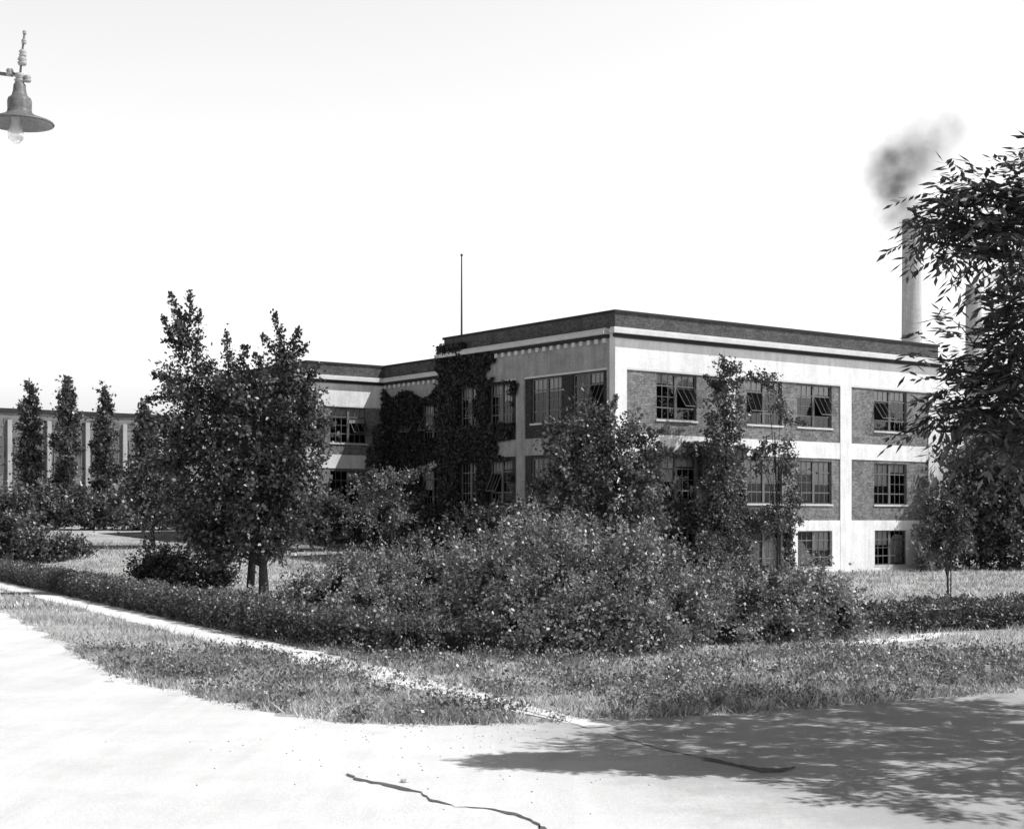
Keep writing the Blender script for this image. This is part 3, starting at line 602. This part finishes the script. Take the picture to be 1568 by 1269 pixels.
# near tree on the right, compound drooping leaves
def frond_tree():
    e = empty('sumac_tree'); mb = MB(); f = Fol(); bx, by = 10.4, 18.2
    near = PB([(1510, 330, 62, 42), (1452, 340, 34, 26), (1462, 300, 24, 14), (1510, 285, 32, 14), (1560, 300, 60, 32), (1412, 368, 12, 16), (1425, 325, 12, 10), (1540, 385, 50, 40), (1480, 385, 26, 18), (1610, 470, 60, 60), (1575, 480, 38, 34), (1580, 560, 66, 50), (1490, 595, 38, 34), (1515, 640, 56, 36), (1455, 625, 26, 28), (1590, 660, 60, 36), (1450, 565, 12, 10), (1530, 545, 24, 14), (1435, 660, 12, 12)], 16.8)
    blobs = near+[(7.4, 17.4, 6.5, 1.4, 1.7, 1.2), (8.6, 17.6, 6.9, 1.8, 1.8, 1.4), (10.6, 18.8, 7.2, 2.1, 1.9, 1.5), (9.3, 20.4, 6.6, 2.0, 1.5, 1.2), (9.4, 14.6, 5.6, 1.6, 1.3, .9), (12.2, 17.6, 6.6, 1.9, 1.8, 1.4), (12.8, 20.6, 6.8, 1.9, 1.7, 1.4),
              (8.0, 15.6, 5.2, 1.0, 1.0, .7), (11.4, 15.4, 6.2, 1.4, 1.2, 1.0), (7.3, 19.8, 6.0, 1.0, 1.1, .8), (11.2, 21.6, 6.2, 1.7, 1.3, 1.1), (9.0, 22.0, 5.6, 1.4, .9, .8), (7.6, 22.2, 4.9, .8, .6, .5), (6.3, 21., 5.2, .7, .5, .4)]
    tp = [(bx, by, -.1), (bx-.1, by, 1.5), (bx-.25, by-.1, 3.), (bx-.3, by-.1, 4.5), (bx, by, 6.5)]
    mb.tube(tp, [.28, .22, .2, .15, .07], 12)
    for i, b in enumerate(blobs):
        sm = i < len(near); P, d = blob_pts(b, 42. if sm else 6.5, .25); n = len(P)
        Fd = unit(d*np.array([1, 1, .6])+R.normal(size=(n, 3))*.45+np.array([-.1, 0, .15])); Ls = R.uniform(.3, .55, n)*(1. if sm else 1.25)
        U = unit(np.cross(Fd, np.array([0, 0, 1.]))); sh = R.uniform(.5, 1.7, n)
        K8 = 7
        for k in range(K8):
            s = (k+1)/K8; B = P+Fd*(s*Ls)[:, None]+np.array([0, 0, -1.])*(.35*s*s*Ls)[:, None]
            for sg in ((-1, 1) if k < K8-1 else (0,)):
                D = unit(Fd*.55+U*(.85*sg)+np.array([0, 0, -.35])+R.normal(size=(n, 3))*.15); l = .165*R.uniform(.75, 1.2, n)*(1 if sm else 1.3)
                f.add(B, D, unit(np.array([0, 0, 1.])+R.normal(size=(n, 3))*.35), l, l*.28, sh*R.uniform(.7, 1.3, n))
        c = Vector(b[:3]); s0 = Vector(tp[2 if b[2] < 5.5 else 3]); mid = s0.lerp(c, .55)+Vector((0, 0, .35))
        mb.tube([s0, mid, c], [.05, .035, .015], 7)
        for q in range(0, n, 9):
            p = Vector(P[q]); mb.tube([c, c.lerp(p, .5)+Vector((0, 0, .04)), p], [.012, .009, .004], 4)
    mb.obj('trunk_and_limbs', M_bark, e, True); f.obj('foliage', L_frond, e)
frond_tree()

# ---------------------------------------------------------------- street lamp
lamp = empty('street_lamp'); M_en = surf('enamel_grey', .10, .2, 8., .45, .05); M_por = surf('porcelain', .25, .4, 9., .35, .03)
c = (wx(30, 11.8), 11.8, wz(188, 11.8)); mb = MB()
mb.lathe(c, [(.255, -.012), (.26, -.005), (.25, .006), (.19, .028), (.12, .055), (.095, .075), (.09, .10), (.092, .16), (.085, .185), (.06, .205), (.05, .24), (.045, .29), (.03, .31), (0, .312)], 36)
mb.lathe(c, [(.25, -.013), (.12, .035), (.07, .06), (0, .06)], 36)
mb.tube([(c[0], c[1], c[2]+.3), (c[0]+.015, c[1], c[2]+.5), (c[0]+.04, c[1], c[2]+.7)], .009, 8)
mb.tube([(c[0]-.085, c[1], c[2]+.39), (c[0]+.07, c[1], c[2]+.33)], .012, 8)
mb.tube([(c[0]-.06, c[1]+.02, c[2]+.37), (c[0]-.3, c[1]+.1, c[2]+.42), (c[0]-1.2, c[1]+.2, c[2]+.62), (c[0]-2.6, c[1]+.3, c[2]+.7)], .014, 8)
mb.obj('shade_and_bracket', M_en, lamp, True)
mb = MB()
for (dx_, dz_, r) in ((.0, .34, .042), (-.075, .385, .03), (.06, .335, .03), (.02, .47, .036), (.024, .53, .03), (.033, .62, .02), (.038, .69, .016)):
    mb.lathe((c[0]+dx_, c[1], c[2]+dz_), [(0, -r), (r*.8, -r*.8), (r, -r*.3), (r*.6, 0), (r, r*.3), (r*.7, r*.9), (0, r)], 16)
mb.obj('insulators', M_por, lamp, True)
mb = MB(); mb.lathe((c[0]-.03, c[1], c[2]-.02), [(.03, .06), (.035, .0), (.06, -.06), (.058, -.1), (.03, -.135), (0, -.14)], 18)
m, n = nt('frosted_bulb'); b = N(n, 'ShaderNodeBsdfPrincipled', Roughness=.3); b.inputs['Base Color'].default_value = g(.9); b.inputs['Transmission Weight'].default_value = .6
o = N(n, 'ShaderNodeOutputMaterial'); n.links.new(b.outputs[0], o.inputs[0]); mb.obj('bulb', m, lamp, True)
mb = MB(); mb.tube([(c[0]-2.6, c[1]+.3, 0), (c[0]-2.62, c[1]+.3, 8.5)], [.15, .11], 12); mb.obj('pole', M_bark, lamp, True)

# ---------------------------------------------------------------- light
el = math.radians(51); h = np.array([.98, -.2]); h /= np.linalg.norm(h)
S = Vector((h[0]*math.cos(el), h[1]*math.cos(el), math.sin(el)))
sl = bpy.data.lights.new('sun', 'SUN'); sl.energy = 5.0; sl.angle = math.radians(.5); sl.color = (1, .998, .995)
so = bpy.data.objects.new('sun', sl); so.rotation_euler = S.to_track_quat('Z', 'Y').to_euler(); so.location = (30, 0, 40); link(so)
w = bpy.data.worlds.new('World'); sc.world = w; w.use_nodes = True; n = w.node_tree; n.nodes.clear(); L = n.links.new
sk = n.nodes.new('ShaderNodeTexSky'); sk.sky_type = 'NISHITA'; sk.sun_disc = False; sk.sun_elevation = el; sk.sun_rotation = math.atan2(S.x, S.y); sk.dust_density = 4.; sk.air_density = 1.
bw = n.nodes.new('ShaderNodeRGBToBW'); L(sk.outputs[0], bw.inputs[0])
tc = n.nodes.new('ShaderNodeTexCoord'); sx = n.nodes.new('ShaderNodeSeparateXYZ'); L(tc.outputs['Generated'], sx.inputs[0])
mr = n.nodes.new('ShaderNodeMapRange'); mr.interpolation_type = 'SMOOTHSTEP'; L(sx.outputs[2], mr.inputs[0])   # elevation ramp added over the sky: low band brightened, overhead dimmed to deepen shadows
mr.inputs[1].default_value = .325; mr.inputs[2].default_value = .42; mr.inputs[3].default_value = 3.15; mr.inputs[4].default_value = .1
mu = n.nodes.new('ShaderNodeMath'); mu.operation = 'MULTIPLY'; L(bw.outputs[0], mu.inputs[0]); L(mr.outputs[0], mu.inputs[1])
bg = n.nodes.new('ShaderNodeBackground'); bg.inputs['Strength'].default_value = .13; L(mu.outputs[0], bg.inputs[0])
ow = n.nodes.new('ShaderNodeOutputWorld'); L(bg.outputs[0], ow.inputs[0])
sc.view_settings.view_transform = 'Standard'; sc.view_settings.look = 'None'; sc.view_settings.exposure = 0

cam = bpy.data.cameras.new('camera'); co = bpy.data.objects.new('camera', cam); link(co)
co.location = (0, 0, CH); co.rotation_euler = (math.radians(90), 0, 0); cam.sensor_width = 36; cam.lens = F/1568*36; cam.shift_y = (795-634.5)/1568
cam.clip_end = 6000; cam.clip_start = .1; sc.camera = co
print('verts', sum(len(o.data.vertices) for o in sc.objects if o.type == 'MESH'))
